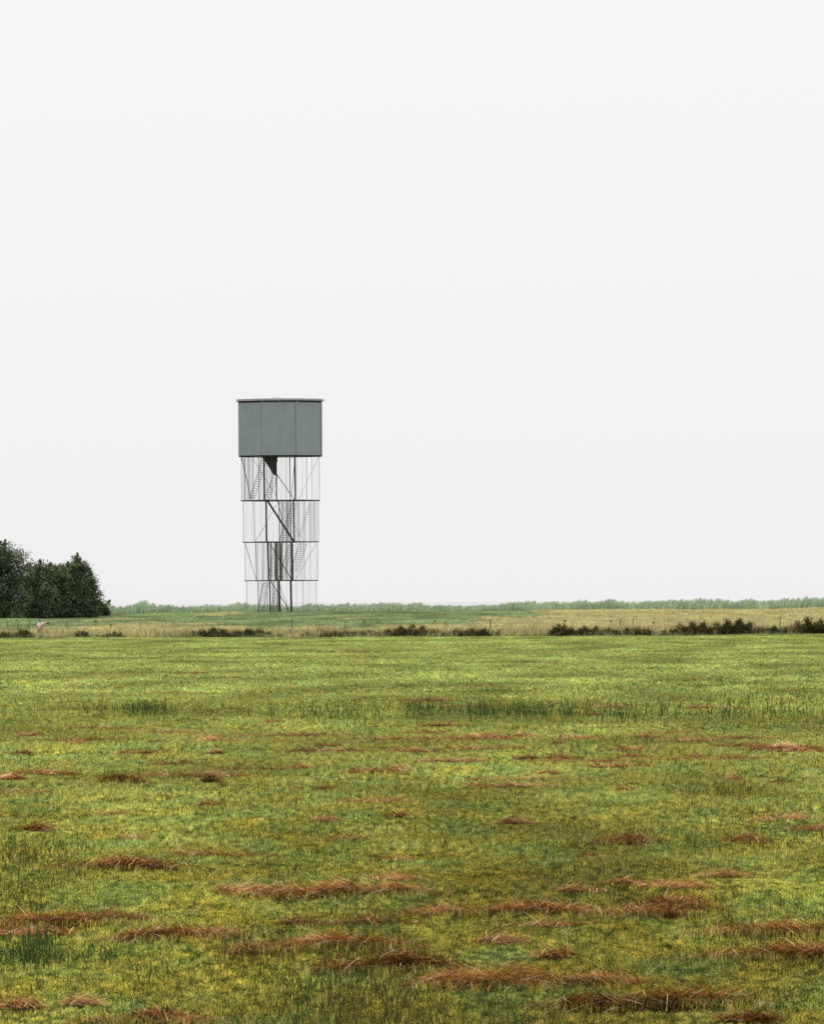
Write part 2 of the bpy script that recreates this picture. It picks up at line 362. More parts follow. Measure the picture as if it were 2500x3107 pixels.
# brown dead stems gathered round the bramble clumps
n = 9000; spx = np.array([70, 250, 480, 640, 700, 760, 1030, 1170, 1240, 1300, 1430, 1700, 1800, 1930, 2060, 2110, 2180, 2230, 2350, 2430, 2480, 30, 880, 1130])
k = rng.integers(0, len(spx), n); x = (spx[k]+rng.normal(0, 42, n)-CX)/F*385; y = rng.uniform(384.2, 387, n)
q = ribbons(np.column_stack([x, y, gz(x, y)-.03]), rng.random(n)*6.283, np.abs(rng.normal(0, .3, n)), rng.uniform(.3, 1.15, n)*(.55+.45*rng.random(n)), rng.uniform(.015, .045, n), rng.random(n)*.8, 2, rng.random(n)**.8)
tag(link(mesh_obj('dead_stems', q[0], q[1], M_bramble, attrs=q[2])), 'brown dead weed stems tangled along the ditch', 'weeds', kind='stuff')
n = 26000; x = rng.uniform(-46, 46, n); nb = np.array([.25*mnoise.noise((a*.5, 4.4, 0))+.25*mnoise.noise((a*1.3, 8.4, 0)) for a in x])
nb = nb+np.interp(x/385*F+CX, [-400, 0, 60, 110, 200, 300, 400, 560, 600, 800, 840, 990, 1040, 1300, 1500, 1540, 1650, 1700, 2040, 2080, 2300, 2340, 2390, 2520, 3000], [.1, .3, .3, .0, -.05, .1, .0, .0, .45, .45, .0, .0, .3, .4, .3, -.05, 0, .4, .35, .6, .6, .2, .55, .6, .3])-.12
ok = nb+rng.normal(0, .12, n) > .02; x = x[ok]; nb = nb[ok]; n = len(x); y = rng.uniform(384.0, 386, n)
c = np.column_stack([x, y, gz(x, y)+rng.random(n)**1.3*(.25+.75*np.clip(nb*1.6, 0, 1))]); q = leaves(c, rng.uniform(.06, .13, n), np.clip(rng.normal(.4, .25, n), 0, 1))
tag(link(mesh_obj('ditch_weeds_and_shade', q[0], q[1], M_bramble, attrs=q[2])), 'low dark weeds standing in for the shadow at the foot of the ditch bank', 'weeds', kind='stuff')  # dark leaves serve as weeds and as the ditch's painted shadow
# low green edge of the ditch
n = 9000; x = rng.uniform(-46, 46, n); y = rng.uniform(382.3, 385.4, n)
q = ribbons(np.column_stack([x, y, gz(x, y)-.03]), rng.random(n)*6.283, np.abs(rng.normal(0, .3, n)), rng.uniform(.08, .36, n)*(1+.6*np.sin(x*.9)), rng.uniform(.02, .045, n), .4, 1, rnd=rng.random(n)*.7)
tag(link(mesh_obj('ditch_edge_herbs', q[0], q[1], M_marsh, attrs=q[2])), 'dull green herbs fringing the near bank of the ditch', 'grass', kind='stuff')

# ------------------------------------------------------------ rushes standing in the meadow
def rushes():
    parts = []
    # (x0, x1, y, spread, count, height)
    bands = [(380, 520, 2168, 10, 260, .30), (530, 760, 2172, 14, 130, .2), (880, 1160, 2168, 10, 420, .16), (900, 1100, 2180, 14, 160, .15), (1220, 1640, 2164, 12, 620, .30), (820, 1300, 2170, 14, 420, .2), (1380, 1900, 2174, 16, 620, .27), (2000, 2500, 2150, 18, 320, .24), (250, 520, 2160, 16, 200, .25),
             (1600, 2060, 2175, 18, 600, .25), (2050, 2500, 2165, 22, 620, .24), (0, 320, 2168, 20, 220, .16), (1000, 1500, 2040, 12, 160, .18), (1900, 2500, 2085, 14, 260, .18),
             (1000, 1300, 2250, 25, 110, .2), (1700, 2000, 2260, 25, 70, .2), (1650, 1800, 2560, 20, 60, .17), (2020, 2200, 2560, 22, 55, .16), (2080, 2160, 2575, 8, 40, .17), (0, 2500, 2400, 160, 900, .13),
             (0, 180, 2870, 40, 620, .14), (0, 440, 2905, 14, 900, .09), (1950, 2260, 2740, 60, 130, .15), (0, 2500, 2800, 260, 1300, .11), (0, 2500, 2100, 90, 700, .16), (0, 140, 2590, 40, 90, .16), (820, 1000, 2500, 40, 70, .18), (1050, 1200, 2850, 40, 60, .13), (430, 560, 2050, 20, 60, .15), (960, 1140, 2100, 10, 90, .16), (60, 500, 2010, 8, 80, .15)]
    for x0, x1, yy, spv, n, hgt in bands:
        n = int(n*1.7)
        wd_ = (x1-x0); xx = np.where(rng.random(n) < .5, rng.uniform(x0, x1, n), rng.normal((x0+x1)/2, wd_*.42, n)); cl = rng.uniform(x0, x1, max(3, n//25)); k = rng.integers(0, len(cl), n); s = rng.random(n) < .55
        xx[s] = cl[k[s]]+rng.normal(0, 8, s.sum()); ys_ = yy+rng.normal(0, spv*1.0+2, n)
        g = np.array([G(a, b) for a, b in zip(xx, ys_)]); D = g[:, 1]
        parts.append(ribbons(with_z(g), rng.random(n)*6.283, np.abs(rng.normal(0, .16, n)), hgt*1.15*rng.uniform(.2, 1.1, n), .0035+D*.00008, rng.random(n)*.3, 2, zroll=rng.random(n)*6.283, tip=.4))
    q = cat(parts); tag(link(mesh_obj('rushes', q[0], q[1], M_rush, attrs=q[2])), 'dark green rush stems standing above the mown grass', 'rushes', kind='stuff')
rushes()

def weed_stems():       # single dark stems and seed stalks all over the meadow, thicker in drifts
    n = 60000; yy = CY+135+1180*rng.random(n)**1.15; xx = rng.uniform(-120, 2620, n)
    a_, b_ = (xx-CX)*cR-(yy-CY)*sR, (xx-CX)*sR+(yy-CY)*cR; D = H*F/np.maximum(b_, 40); x = a_/F*D
    m = np.array([mnoise.noise((p*.55, q*.09, 2.2))+.6*mnoise.noise((p*2.1, q*.35, 5.5)) for p, q in zip(x, D)])
    ok = (m+rng.normal(0, .16, n) > .20) & (D < 380); x, D, m = x[ok], D[ok], m[ok]; n = len(x)
    hgt = rng.uniform(.05, .17, n)*(.7+.8*np.clip(m, 0, .7))*np.where(D > 120, 1.25, 1)
    q = ribbons(np.column_stack([x, D, gz(x, D)]), rng.random(n)*6.283, np.abs(rng.normal(0, .25, n)), hgt, .0028+D*.00007, rng.random(n)*.5, 2, rng.random(n)**.8, zroll=rng.random(n)*6.283, tip=.5)
    tag(link(mesh_obj('weed_stems', q[0], q[1], M_weed, attrs=q[2])), 'thin dark stems sticking up all over the mown meadow', 'weeds', kind='stuff')
weed_stems()

# ------------------------------------------------------------ hay
def hay_mesh(cx, cy, wpx, hpx, dens=1.0, tilt=0, dark=0.0, flat=False):
    """a low ragged heap of straw; returns geometry relative to its base centre"""
    gx, gy = G(cx, cy+hpx*.4); s = gy/F; L = wpx*s; hz = hpx*s*.6 if flat else max(.06, hpx*s*.95); dp = .35*min(1, L)+.25*hpx*s*2
    n = int(dens*min(8500, 1200+5500*L)); sw = .0028+gy*.00006
    K = int(4+5*min(L, 2)); uk = rng.uniform(-.92, .92, K); uk[0] = 0; vk = rng.normal(0, .33, K); su = rng.uniform(.10, .30, K); hk = rng.uniform(.25, 1, K)*(1-.55*np.abs(uk)); hk[0] = rng.uniform(.7, 1); su[0] = .3
    wk = su*(.4+hk); k = rng.choice(K, n, p=wk/wk.sum()); u = uk[k]+rng.normal(0, 1, n)*su[k]; v = vk[k]+rng.normal(0, .5, n)
    env = hk[k]*np.exp(-((u-uk[k])/su[k])**2*.5-(v-vk[k])**2*1.2); tone = rng.normal(0, .13, K)[k]
    gap = np.sin(u*19+cx)*np.sin(v*7+cy+u*6) > .45  # crevices, their shade darkened into the straw colour below
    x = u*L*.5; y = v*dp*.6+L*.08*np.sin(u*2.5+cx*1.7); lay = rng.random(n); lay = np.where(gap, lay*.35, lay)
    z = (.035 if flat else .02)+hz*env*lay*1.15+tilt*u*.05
    azk = rng.normal(0, .5, K)[k]
    az = np.where(rng.random(n) < .75, azk+rng.normal(0, .4, n)+np.where(rng.random(n) < .5, 0, np.pi), rng.random(n)*6.283)
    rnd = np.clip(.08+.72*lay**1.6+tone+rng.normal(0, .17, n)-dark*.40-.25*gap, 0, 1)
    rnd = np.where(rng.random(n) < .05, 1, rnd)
    ln = rng.uniform(.05, .26, n)*(.7+.4*min(1, gy/50))
    base = np.stack([x, y, z], 1)
    q1 = ribbons(base-np.stack([np.cos(az), np.sin(az), 0*az], 1)*ln[:, None]*.5, az, 1.35+rng.normal(0, .2, n), ln, sw, rng.uniform(.0, .7, n), 3, rnd, zroll=rng.random(n)*6.283, tip=.6)
    m = n//(90 if flat else 45); k = rng.integers(0, n, m)      # straws sticking out
    q2 = ribbons(base[k], rng.random(m)*6.283, rng.uniform(.7, 1.4, m), rng.uniform(.05, .15, m), sw*.8, rng.uniform(0, .8, m), 3, rng.uniform(.5, 1, m), tip=.5)
    q = cat([q1, q2]); wx, wy = gx+q[0][:, 0], gy+q[0][:, 1]
    V = q[0].copy(); V[:, 2] += gz(wx, wy)-float(gz(gx, gy))
    return (gx, gy, float(gz(gx, gy))), V, q[1], q[2]
heaps = [
 (1190, 2928, 480, 62, 0, .9, 'darkest rust brown hay heap, with a white upright stalk at its right end'),
 (1570, 2968, 520, 85, 0, .2, 'largest tangled hay heap with loose pale straws on top, right of the darkest heap'),
 (1985, 3045, 560, 66, 0, .6, 'rust red hay heap at the bottom edge, next to the right of the largest heap'),
 (980, 2866, 460, 42, 0, .3, 'long low brown hay streak just above and left of the darkest heap'),
 (1020, 2722, 480, 48, 0, -.2, 'broad arched tan hay heap with thin ends, centre of the lower meadow'),
 (1620, 2768, 700, 44, 0, -.1, 'flat stretched tan hay band reaching right from the broad arched heap'),
 (2070, 2746, 210, 28, 0, .2, 'upper of two short hay heaps one above the other on the right'),
 (2010, 2786, 200, 26, 0, .1, 'lower of two short hay heaps one above the other on the right'),
 (2340, 2828, 480, 42, 1, .2, 'long brown hay ridge climbing to the right edge, above the thick heap there'),
 (2400, 2898, 540, 60, 0, .4, 'thick rust brown hay heap at the right edge, beneath a long ridge'),
 (170, 2795, 560, 46, 0, .1, 'faded pinkish brown hay heap at the left edge of the lower meadow'),
 (520, 2832, 460, 50, 0, .2, 'matted brown hay heap right of the faded one at the left edge'),
 (330, 2640, 420, 36, 1, .6, 'thin dark hay ridge rising to the right, alone above the left edge heaps'),
 (470, 3100, 400, 40, 0, .3, 'hay heap cut off by the bottom edge of the picture on the left'),
 (1910, 2550, 180, 24, 0, .2, 'left one of a pair of small hay heaps level with each other on the right'),
 (2265, 2548, 150, 22, 0, .2, 'right one of a pair of small hay heaps level with each other on the right'),
 (360, 2374, 130, 26, 0, .7, 'compact dark red hay heap left of centre in the upper meadow'),
 (640, 2378, 56, 14, 0, .7, 'tiny dark hay tuft right of the compact red heap'),
 (2380, 2272, 270, 30, 0, -.2, 'pale sandy hay heap near the right edge of the upper meadow'),
 (1590, 2975, 10, 5, 0, 0, None)]
edge_grass = []
for cx, cy, wp, hp, tl, dk, lab in heaps:
    if lab is None: continue
    loc, V, Fc, A = hay_mesh(cx, cy, wp*1.06, hp*.95, 1.0, tl, dk+.2)
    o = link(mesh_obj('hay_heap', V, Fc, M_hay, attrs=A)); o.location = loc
    tag(o, lab, 'hay', 'heaps of mown hay left on the meadow')
    L_ = wp*loc[1]/F; n = int(300+1200*min(L_, 1.5)); u = rng.uniform(-.62, .62, n); vv = np.where(rng.random(n) < .7, -rng.uniform(.15, .42, n), rng.uniform(-.3, .3, n))
    x = loc[0]+u*L_; y = loc[1]+vv*min(1, L_)+L_*.08*np.sin(u*5+cx*1.7); cl = rng.random(n)
    edge_grass.append(ribbons(np.column_stack([x, y, gz(x, y)]), rng.random(n)*6.283, np.abs(rng.normal(0, .4, n)), rng.uniform(.04, .13, n), .0055, rng.random(n)*.8, 2, cl))
q = cat(edge_grass); tag(link(mesh_obj('grass_through_hay', q[0], q[1], M_grass, attrs=q[2])), 'green blades pushing up through and in front of the hay heaps', 'grass', kind='stuff')
# loose streaks of hay, uncountable
parts = []
spots = [(1500, 2242, 130, 16), (1580, 2228, 90, 14), (1960, 2230, 95, 20), (1480, 2246, 120, 14), (1260, 2281, 140, 18), (1870, 2326, 210, 16), (1130, 2346, 170, 18), (920, 2329, 80, 16), (610, 2048, 60, 12), (120, 2352, 240, 16),
 (240, 2265, 130, 12), (830, 2200, 70, 10), (1800, 2175, 100, 16), (1290, 2222, 140, 10), (640, 2252, 150, 10), (1010, 1951, 46, 6), (1745, 1957, 24, 6), (80, 2290, 90, 10), (660, 2290, 60, 8), (2230, 2360, 60, 18), (2080, 2250, 200, 12),
 (1350, 2205, 180, 9), (1850, 2150, 150, 10), (2160, 2150, 170, 12), (990, 2396, 60, 10), (1700, 2300, 120, 8), (1600, 2300, 90, 10), (480, 2268, 60, 8), (40, 2372, 120, 14), (560, 2312, 170, 12), (980, 2106, 50, 9), (1000, 2285, 200, 8), (1750, 2243, 160, 8),
 (1540, 2860, 160, 24), (1700, 2905, 150, 26), (60, 3060, 150, 36), (240, 3050, 120, 22), (2290, 3100, 180, 26), (780, 2880, 160, 26), (1790, 2612, 40, 12), (400, 2535, 80, 12), (120, 2520, 120, 14), (1000, 2498, 90, 12), (1220, 2488, 110, 10), (1560, 2500, 100, 12), (1900, 2700, 100, 12), (1900, 2400, 60, 8), (2370, 2372, 90, 10)]
for _ in range(60):
    yy = 1955+900*random.random()**1.1; spots.append((random.uniform(-50, 2550), yy, random.uniform(60, 330), random.uniform(2, 4)+(yy-1900)/220))
for y0_ in (2245, 2285, 2232, 2310, 2360, 2265):
    for _ in range(3): spots.append((random.uniform(400, 2500), y0_+random.uniform(-6, 6), random.uniform(120, 420), random.uniform(4, 8)))
for cx, cy, wp, hp in spots:
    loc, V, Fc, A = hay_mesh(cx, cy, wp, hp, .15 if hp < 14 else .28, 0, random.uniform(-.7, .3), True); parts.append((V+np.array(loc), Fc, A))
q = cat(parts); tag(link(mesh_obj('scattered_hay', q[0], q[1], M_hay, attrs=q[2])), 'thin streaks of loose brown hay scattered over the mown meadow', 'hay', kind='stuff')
# pale stalks
for px, py, hp, ln, lab in [(1262, 2932, 54, .06, 'upright white stalk between the darkest hay heap and the largest one'), (1412, 2764, 30, .1, 'short pale stalk rising from the flat tan hay band'), (2452, 2850, 44, .1, 'pale split stalk at the right edge above the thick hay heap'),
                            (1230*0+575, 2790, 34, 1.0, 'slanting pale straw lying above the matted brown hay heap')]:
    gx, gy = G(px, py); s = gy/F; z = float(gz(gx, gy)); m = MB(); h_ = hp*s
    top = Vector((gx+ln*h_, gy, z+h_*1.0)); m.tube([(gx, gy, z), (gx+ln*h_*.4, gy, z+h_*.55), top], [.005, .0065, .002], 5)
    m.tube([(gx+ln*h_*.4, gy, z+h_*.5), (gx+ln*h_*.4+.012, gy, z+h_*.72)], [.004, .001], 4)
    o = m.build('dry_stalk', M_paleha); tag(o, lab, 'stalk')
# small yellow flowers
parts = []
for px, py in [(1000, 2104), (992, 2106), (1240, 2596), (1258, 2588), (1435, 2546), (475, 2993), (1130, 3045), (1290, 3052), (340, 2560), (900, 2720), (1800, 3060), (2100, 2620)]:
    gx, gy = G(px, py); c = np.array([gx, gy, float(gz(gx, gy))+.08])+rng.normal(0, .006, (8, 3)); parts.append(leaves(c, .006+gy*.00012, np.full(8, .7)))
q = cat(parts); tag(link(mesh_obj('yellow_flowers', q[0], q[1], mat_plain('petal_yellow', (.7, .55, .03), .6), attrs=q[2])), 'tiny yellow flower heads dotted in the grass', 'flowers', kind='stuff')

# ------------------------------------------------------------ reeds on the skyline
def reeds():
    prof = [(-400, 40), (300, 30), (360, 22), (400, 26), (425, 38), (450, 30), (520, 24), (600, 24), (690, 28), (715, 34), (760, 26), (800, 22), (900, 20), (960, 26), (1010, 24), (1100, 26), (1230, 24), (1260, 28), (1300, 20), (1400, 17), (1500, 20), (1560, 28), (1700, 30), (1850, 30), (2000, 30), (2300, 30), (2500, 38), (2900, 38)]
    n = 38000; px = rng.uniform(-350, 2850, n); D = 547+rng.random(n)*17
    hp = np.interp(px, [a for a, _ in prof], [b for _, b in prof])
    nz = np.array([mnoise.noise((a*.02, 1.3, 0))*.25+mnoise.noise((a*.09, 7, 0))*.25 for a in px])
    hgt = np.clip(hp*(1+nz), 8, 70)*.0425*rng.uniform(.55, 1.12, n)
    X = (px-CX)/F*D; base = np.column_stack([X, D, gz(X, D)-.05])
    r = rng.random(n); parts = [ribbons(base, rng.normal(0, .6, n), np.abs(rng.normal(.05, .08, n)), hgt, rng.uniform(.02, .045, n), rng.uniform(.05, .45, n), 3, r, zroll=rng.normal(0, .7, n), tip=.5)]
    for k in range(2):   # leaves
        b = base.copy(); b[:, 2] += hgt*rng.uniform(.25, .8, n)
        parts.append(ribbons(b, rng.normal(0, 1.0, n)+np.where(rng.random(n) < .35, np.pi, 0), rng.uniform(.4, .9, n), rng.uniform(.2, .42, n), rng.uniform(.03, .06, n), rng.uniform(.2, 1, n), 2, np.clip(r+rng.normal(0, .15, n), 0, 1), zroll=rng.normal(0, .7, n)))
    m = n//3; k = rng.integers(0, n, m); b = base[k].copy(); b[:, 2] += hgt[k]*.93; b[:, 0] += hgt[k]*.12
    parts.append(ribbons(b, rng.normal(0, .3, m), rng.uniform(.3, .8, m), rng.uniform(.15, .28, m), .06, .7, 2, rng.uniform(.3, .7, m), zroll=rng.normal(0, .5, m), tip=.3))
    q = cat(parts); tag(link(mesh_obj('reeds', q[0], q[1], M_reed, attrs=q[2])), 'long belt of pale green reeds along the skyline', 'reeds', kind='stuff')
reeds()

# ------------------------------------------------------------ trees and shrubs
def tree(name, D, blobs, trunkpx, label, catn, group, nleaf, lsize, mat, sprays=(), spike=1.0):
    """blobs: (x, y, rx, ry) in photo pixels at distance D -> crown volumes with depth of their own"""
    bx, by = trunkpx; b0 = P(bx, by, D); bz = float(gz(b0.x, D)); s = D/F
    root = empty(name, (b0.x, D, bz), label, catn, group)
    parts = []; area = sum(a[2]*a[3] for a in blobs); ends = []
    for (x, y, rx, ry) in blobs:
        c = P(x, y, D); RX, RZ = rx*s, ry*s; RY = RX*.9; nb = int(nleaf*rx*ry/area); ncl = max(30, nb//55)
        dv = rng.normal(size=(ncl, 3)); dv /= np.linalg.norm(dv, axis=1)[:, None]; r = rng.random(ncl)**.33*(.86+.22*rng.random(ncl))
        cc = np.array(c)+dv*r[:, None]*[RX, RY, RZ]
        dirs = dv*1.0+np.array([0, 0, .12])+rng.normal(0, .45, (ncl, 3)); dirs /= np.linalg.norm(dirs, axis=1)[:, None]
        per = 55; t = rng.random((ncl, per)); ln = rng.uniform(.5, 1.25, ncl)*spike*min(1, RX/1.6)
        pts = cc[:, None]+dirs[:, None]*(t*ln[:, None])[..., None]+rng.normal(0, 1, (ncl, per, 3))*(.36*(1-.5*t))[..., None]*min(1, RX/1.6)
        shade = np.repeat(np.clip(rng.normal(.45, .16, ncl), 0, 1), per)
        pts = pts.reshape(-1, 3); ok = pts[:, 2] > gz(pts[:, 0], pts[:, 1])+.02
        parts.append(leaves(pts[ok], lsize*rng.uniform(.6, 1.3, ok.sum()), np.clip(shade+rng.normal(0, .22, len(shade)), 0, 1)[ok]))
        ends.append(Vector(c)+Vector((0, 0, RZ*.5)))
    for (x0, y0, x1, y1) in sprays:      # thin upright tips
        a, b = np.array(P(x0, y0, D)), np.array(P(x1, y1, D)); m = 260; t = rng.random(m)
        pts = a+(b-a)*t[:, None]+rng.normal(0, 1, (m, 3))*(.30*(1-t)+.05)[:, None]
        parts.append(leaves(pts, lsize*.9, np.clip(rng.normal(.4, .2, m), 0, 1)))
    q = cat(parts); V = q[0]-np.array([b0.x, D, bz])
    link(mesh_obj('crown', V, q[1], mat, attrs=q[2]), root)
    m = MB(); L = lambda v: Vector(v)-Vector((b0.x, D, bz))
    hgt = max(e_.z for e_ in ends)-bz; tr = .035*hgt; fork = Vector((0, 0, hgt*.3))
    m.tube([(0, 0, -.1), (0.03*hgt, 0, hgt*.15), fork], [tr, tr*.8, tr*.65]); m.build('trunk', M_bark, root, True)
    for e_ in ends[:6]:
        v = L(e_); b2 = MB(); b2.tube([fork, fork.lerp(v, .5)+Vector((0, .1, .05*hgt)), v], [tr*.5, tr*.3, tr*.08], 6); b2.build('limb', M_bark, root, True)
    return root
TG = 'trees of the dark thicket on the left'
tree('tree', 502, [(20, 1755, 62, 72), (35, 1715, 48, 48), (5, 1700, 30, 45), (-30, 1770, 70, 90), (50, 1815, 60, 58), (-20, 1830, 70, 45), (40, 1858, 75, 20), (-40, 1858, 60, 20)], (10, 1872), 'tallest dark leafy tree of the thicket, cut off by the left edge', 'tree', TG, 46000, .15, M_leaf,
     [(6, 1680, 16, 1638), (2, 1668, 2, 1642)])
tree('tree', 498, [(130, 1780, 45, 58), (110, 1820, 50, 55), (160, 1800, 48, 62), (135, 1840, 62, 35), (98, 1748, 26, 38), (175, 1752, 26, 28), (150, 1745, 25, 25), (130, 1860, 70, 16)], (135, 1872), 'lower bushy dark tree in the middle of the thicket', 'tree', TG, 40000, .15, M_leaf,
     [(122, 1735, 121, 1698), (150, 1740, 154, 1708)])
tree('tree', 500, [(230, 1770, 42, 52), (240, 1815, 58, 60), (195, 1800, 45, 58), (270, 1803, 27, 38), (258, 1845, 46, 30), (226, 1725, 24, 32), (258, 1752, 28, 26), (202, 1745, 26, 30), (238, 1725, 24, 22), (200, 1850, 50, 28), (235, 1740, 18, 30), (234, 1861, 70, 15)], (235, 1873), 'pointed dark tree at the right end of the thicket', 'tree', TG, 46000, .15, M_leaf,
     [(230, 1725, 235, 1676), (210, 1735, 206, 1706), (240, 1730, 243, 1692)])
tree('tree', 507, [(-110, 1770, 70, 95), (-150, 1810, 80, 60), (-80, 1830, 70, 45)], (-110, 1872), 'dark tree beyond the left edge of the view', 'tree', TG, 9000, .2, M_leaf)
tree('shrub', 512, [(300, 1850, 22, 20), (318, 1860, 14, 12), (285, 1860, 20, 14)], (303, 1874), 'small grey green shrub at the right foot of the thicket', 'shrub', None, 4500, .15, M_leaf2, [(318, 1850, 334, 1822)])
# bramble clumps in the ditch
BG = 'dark bramble clumps along the ditch'
for i, (px, py, rx, ry, lab) in enumerate([
   (70, 1920, 24, 14, 'small dark bramble clump near the left edge, below the person'),
   (15, 1928, 20, 10, 'low dark bramble clump cut off by the left edge of the ditch'),
   (250, 1928, 20, 10, 'small round bramble clump right of the leaning person, before the fence'),
   (340, 1930, 34, 8, 'flat dark bramble clump midway between the thicket and the tower'),
   (640, 1922, 52, 15, 'dark brown bramble clump in the ditch left of the tower'),
   (760, 1923, 55, 14, 'black green bramble clump in the ditch right below the tower'),
   (1030, 1926, 50, 10, 'thin low bramble clump to the right of the tower'),
   (1240, 1918, 62, 18, 'dense dark bramble clump at the centre of the ditch, among brown seed stems'),
   (1430, 1924, 75, 12, 'long low bramble clump at the foot of the tallest middle fence post'),
   (1702, 1920, 26, 17, 'small round black bramble clump left of a wider one on the right half'),
   (1800, 1926, 70, 14, 'wide low bramble clump before two close fence posts'),
   (1930, 1920, 55, 12, 'ragged bramble clump just right of two close fence posts'),
   (2110, 1912, 60, 21, 'left swell of the biggest dark bramble thicket, on the right'),
   (2230, 1908, 60, 24, 'right swell of the biggest dark bramble thicket, on the right'),
   (2350, 1918, 28, 12, 'small bramble clump beneath the right hand fence post'),
   (2460, 1908, 62, 25, 'large dark bramble clump cut off by the right edge')]):
    D = 384.6; s = D/F
    root = empty('bramble', (P(px, py, D).x, D, float(gz(P(px, py, D).x, D))), lab, 'bush', BG)
    b0 = Vector(root.location); parts = []
    ncl = int(60+rx*ry/8); u = np.clip(rng.normal(0, .55, ncl), -1.3, 1.3); hsc = np.sqrt(np.clip(1-u*u*.55, 0.02, 1))*(.55+.5*np.sin(u*6+i)**2)
    cx_ = P(px, py, D).x+u*rx*s*1.1; top = (2*ry)*s*hsc; cz = gz(cx_, D)+top*rng.random(ncl)**1.3; cyy = D+rng.normal(0, .5, ncl)
    c = np.repeat(np.stack([cx_, cyy, cz], 1), 34, 0)+rng.normal(0, .12, (ncl*34, 3))
    c[:, 2] = np.maximum(c[:, 2], gz(c[:, 0], c[:, 1])+.02)
    low = np.clip((c[:, 2]-b0.z)/(2*ry*s), 0, 1)
    q = leaves(c, .10*rng.uniform(.5, 1.3, len(c)), np.clip(rng.normal(.38, .25, len(c)), 0, 1))
    fol = q
    m_ = 160; xx = b0.x+rng.uniform(-1, 1, m_)*rx*s*1.25; yy = D+rng.normal(0, .4, m_)
    q = ribbons(np.column_stack([xx, yy, gz(xx, yy)]), rng.random(m_)*6.283, rng.uniform(0, .5, m_), (2*ry)*s*rng.uniform(.6, 1.35, m_), .022, rng.uniform(.1, .9, m_), 3, rng.uniform(.5, 1, m_))
    q = cat([fol, q]); link(mesh_obj('foliage', q[0]-np.array(b0), q[1], M_bramble, attrs=q[2]), root)

# dark seed stems in the dry grass
for px, py, hp, lab in [(1105, 1903, 22, 'dark seed stem with drooping head standing in the dry grass right of the tower'), (1319, 1898, 15, 'small brown seed head in the dry grass left of the tallest middle post'),
                        (1713, 1893, 11, 'tiny black seed head in the pale grass on the right half'), (335, 1908, 13, 'tiny black seed head right of the thicket'), (290, 1905, 22, 'brown seed stem below the small grey green shrub'),
                        (1853, 1898, 14, 'forked dark seed stem left of two close fence posts'), (1982, 1900, 12, 'reddish seed head right of two close fence posts'), (2462, 1888, 14, 'reddish seed head near the right edge')]:
    D = 392; s = D/F; a = P(px, py, D); root = empty('dock_plant', (a.x, D, float(gz(a.x, D))), lab, 'plant')
    zt = P(px, py-hp, D).z-root.location.z
    m = MB(); m.tube([(0, 0, 0), (.03, 0, zt*.6), (0, 0, zt*.93)], [.016, .013, .01], 5); m.build('stem', M_bark, root)
    c = np.clip(rng.normal(0, 1, (90, 3)), -1.6, 1.6)*[.05, .04, .035]+[.03, 0, zt*.95]; q = leaves(c, .07, .4+rng.random(90)*.6); link(mesh_obj('seed_head', q[0], q[1], M_bramble, attrs=q[2]), root)

# ------------------------------------------------------------ fence behind the ditch
fr = empty('wire_fence', (0, 391, 0), 'old wire fence of thin uneven posts standing in the dry grass behind the ditch', 'fence')
tops = []
for px, yt, yb in [(-60, 1884, 1915), (25, 1885, 1915), (55, 1886, 1915), (90, 1885, 1917), (205, 1884, 1928), (425, 1888, 1920), (886, 1876, 1908), (1048, 1885, 1915), (1353, 1884, 1915), (1488, 1879, 1922), (1882, 1877, 1912), (1921, 1876, 1912), (2367, 1872, 1912), (2450, 1872, 1908), (2580, 1872, 1910)]:
    D = 391+rng.uniform(-.3, .3); a, b = P(px, yt, D), P(px, yb, D); g = float(gz(a.x, D)); m = MB()
    r_ = .045 if px in (205, 886, 1488, 1882, 2367) else .032; dx = rng.normal(0, .03)
    m.tube([(a.x, D-391, g-.2), (a.x+dx*.5, D-391, (a.z+g)/2), (a.x+dx, D-391, a.z)], [r_*1.1, r_, r_*.85], 6); m.build('post', M_wood, fr); tops.append(Vector((a.x+dx, D-391, a.z)))
for dz in (.08, .34):
    m = MB()
    for a, b in zip(tops, tops[1:]):
        pts = [a.lerp(b, t)-Vector((0, 0, dz+.05*math.sin(math.pi*t))) for t in (0, .25, .5, .75, 1)]; m.tube(pts, [.004]*5, 4)
    m.build('wire', M_greypost, fr)

# ------------------------------------------------------------ observation tower
TD = 540.0; TX = P(852, 1868, TD).x; TS = TD/F
TZ = float(gz(TX, TD))
T = empty('observation_tower', (TX, TD, TZ), 'tall steel lookout tower with a windowless grey octagonal cabin on a see-through stair frame', 'tower')
AX = lambda y: 852+(1868-y)*-.0058     # the photo's lean (camera roll) taken out: axis x at photo row y
def tz(y): return P(852, y, TD).z-TZ
def tp(x, y, d=0.0):                   # photo px on the tower's own mid-plane, d metres behind it
    a, _ = lev(x, y); return Vector((a/F*TD-TX, d, tz(y)))
def octa(hw, dx=0): 
    R = hw*TS/math.cos(math.pi/8); return [(dx+R*math.cos(math.pi/8+k*math.pi/4), .55*R*math.sin(math.pi/8+k*math.pi/4)) for k in range(8)]
